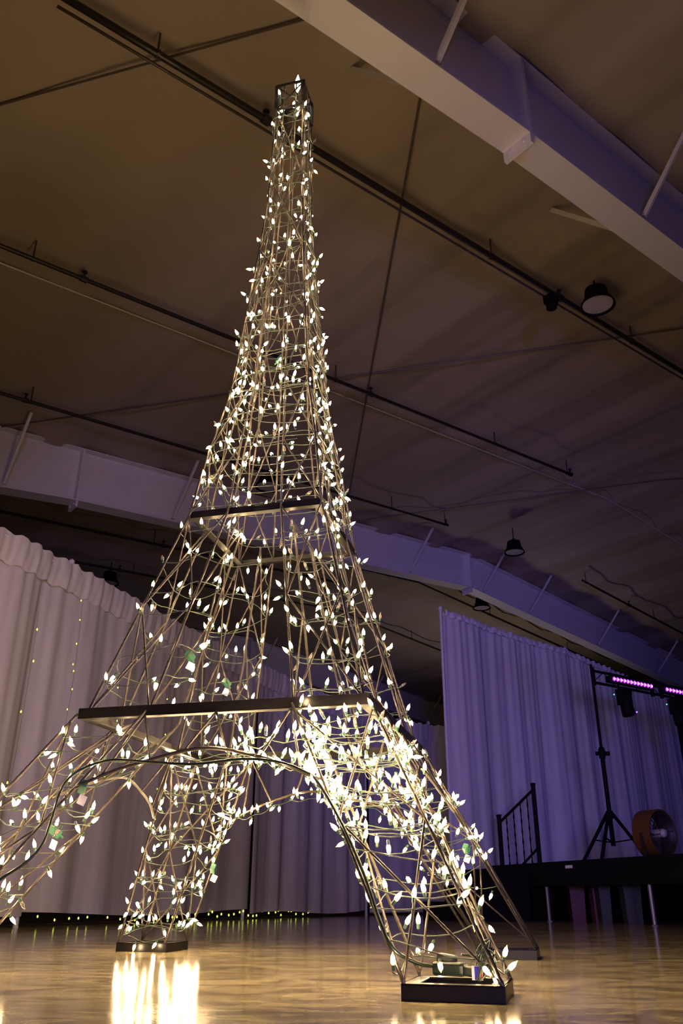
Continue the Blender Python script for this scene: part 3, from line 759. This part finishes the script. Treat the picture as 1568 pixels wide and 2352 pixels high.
LS(wrap(full, 3.2, 4.24, 11, 125, sub=8, out=.018), 76, 'topmost mini light string below the square tower top', 225, .015)
# top bulb
root = empty('top_light', (CX, CY, 0), YAW, label='bright cool white light standing on the very tip of the tower', cat='light')
m = MB(); m.lathe([(.008, 0), (.015, .02), (.018, .045), (.013, .075), (.001, .125)], 8, (.015, 0, Z3 + .035)); m.build('bulb', 'bulb_cool', root, True)
m = MB(); m.tube([(.015, 0, Z3 + .036), (.015, 0, Z3 - .03), (0, .0, 4.19), (-.04, -.03, 4.18), (-.0769, -.0769, 4.18)], .004, 6); m.build('stem', 'wire_green', root)
m = MB(); m.lathe([(.004, 0), (.008, .01), (.008, .022), (.001, .035)], 8, (0.01, -.04, 4.215), (.3, -.6, 1)); m.build('lower_bulb', 'bulb_cool', root, True)

# ------------------------------------------------------------------ heavy extension cord down the front to the near right foot
root = empty('extension_cord', (CX, CY, 0), YAW, label='thick dark green extension cord draped from left leg to near right foot', cat='cord')
cp = [(-.62, -.83, .16), (-.527, -.787, .255), (-.466, -.763, .302), (-.432, -.739, .351), (-.435, -.704, .42), (-.443, -.655, .528), (-.406, -.625, .584), (-.31, -.613, .613), (-.177, -.618, .603), (-.015, -.622, .59), (.141, -.62, .601), (.257, -.625, .588), (.345, -.64, .557), (.398, -.66, .519), (.486, -.72, .399), (.562, -.785, .27), (.612, -.84, .169), (.650, -.86, .105), (.70, -.835, .075), (.735, -.80, .066)]
m = MB(); m.tube(catmull([Vector(p) + Vector((0, -.012, 0)) for p in cp], 6), .0046, 8); m.build('cord', 'cord_green', root, True)
def rot_box(m, c, size, ang, tilt=0.0):
    d = Vector((cos(ang), sin(ang), tilt)).normalized(); s2 = Vector((-sin(ang), cos(ang), 0)); m.box(c, size, (d, s2, d.cross(s2)))
m = MB(); rot_box(m, (.775, -.800, .060), (.085, .034, .03), -.35); o = m.build('socket_block', 'cord_green', root); bv = o.modifiers.new('bevel', 'BEVEL'); bv.width = .007; bv.segments = 3
m = MB(); rot_box(m, (.765, -.775, .081), (.05, .026, .02), -.35, -.1); o = m.build('plug', 'cord_green', root); bv = o.modifiers.new('bevel', 'BEVEL'); bv.width = .006; bv.segments = 3
m = MB(); rot_box(m, (.832, -.822, .056), (.05, .020, .022), -.45, -.1); o = m.build('plug', 'cord_green', root); bv = o.modifiers.new('bevel', 'BEVEL'); bv.width = .006; bv.segments = 3
m = MB(); m.tube(catmull([(.855, -.832, .052), (.875, -.842, .06), (.885, -.80, .075), (.87, -.75, .09), (.84, -.74, .085), (.80, -.76, .09)], 6), .0035, 6); m.build('pigtail', 'wire_green', root, True)
root = empty('cord_label', (CX, CY, 0), YAW, label='folded white and blue paper label on the cord at the near right foot', cat='label')
m = MB(); rot_box(m, (.846, -.846, .056), (.026, .002, .030), -.1); m.build('white_panel', 'tag_white', root)
m = MB(); rot_box(m, (.847, -.8485, .056), (.014, .002, .028), -.1); m.build('blue_panel', 'tag_blue', root)
m = MB(); rot_box(m, (.856, -.8485, .056), (.003, .002, .028), -.1); m.build('red_stripe', 'tag_red', root)
# bunched cords in the corner of the near right foot
root = empty('cord_bundle', (CX, CY, 0), YAW, label='bunched green light cords in the corner of the near right foot', cat='cord')
rnd = random.Random(77)
for k in range(3):
    pts = [(.872 + rnd.uniform(-.03, .02), -.862 + rnd.uniform(-.02, .03), .04 + .03 * (i % 3) + rnd.uniform(0, .03)) for i in range(9)]
    m = MB(); m.tube(catmull(pts, 5), .0022, 5); m.build('loop', 'wire_green', root, True)
print('bulbs', NB)
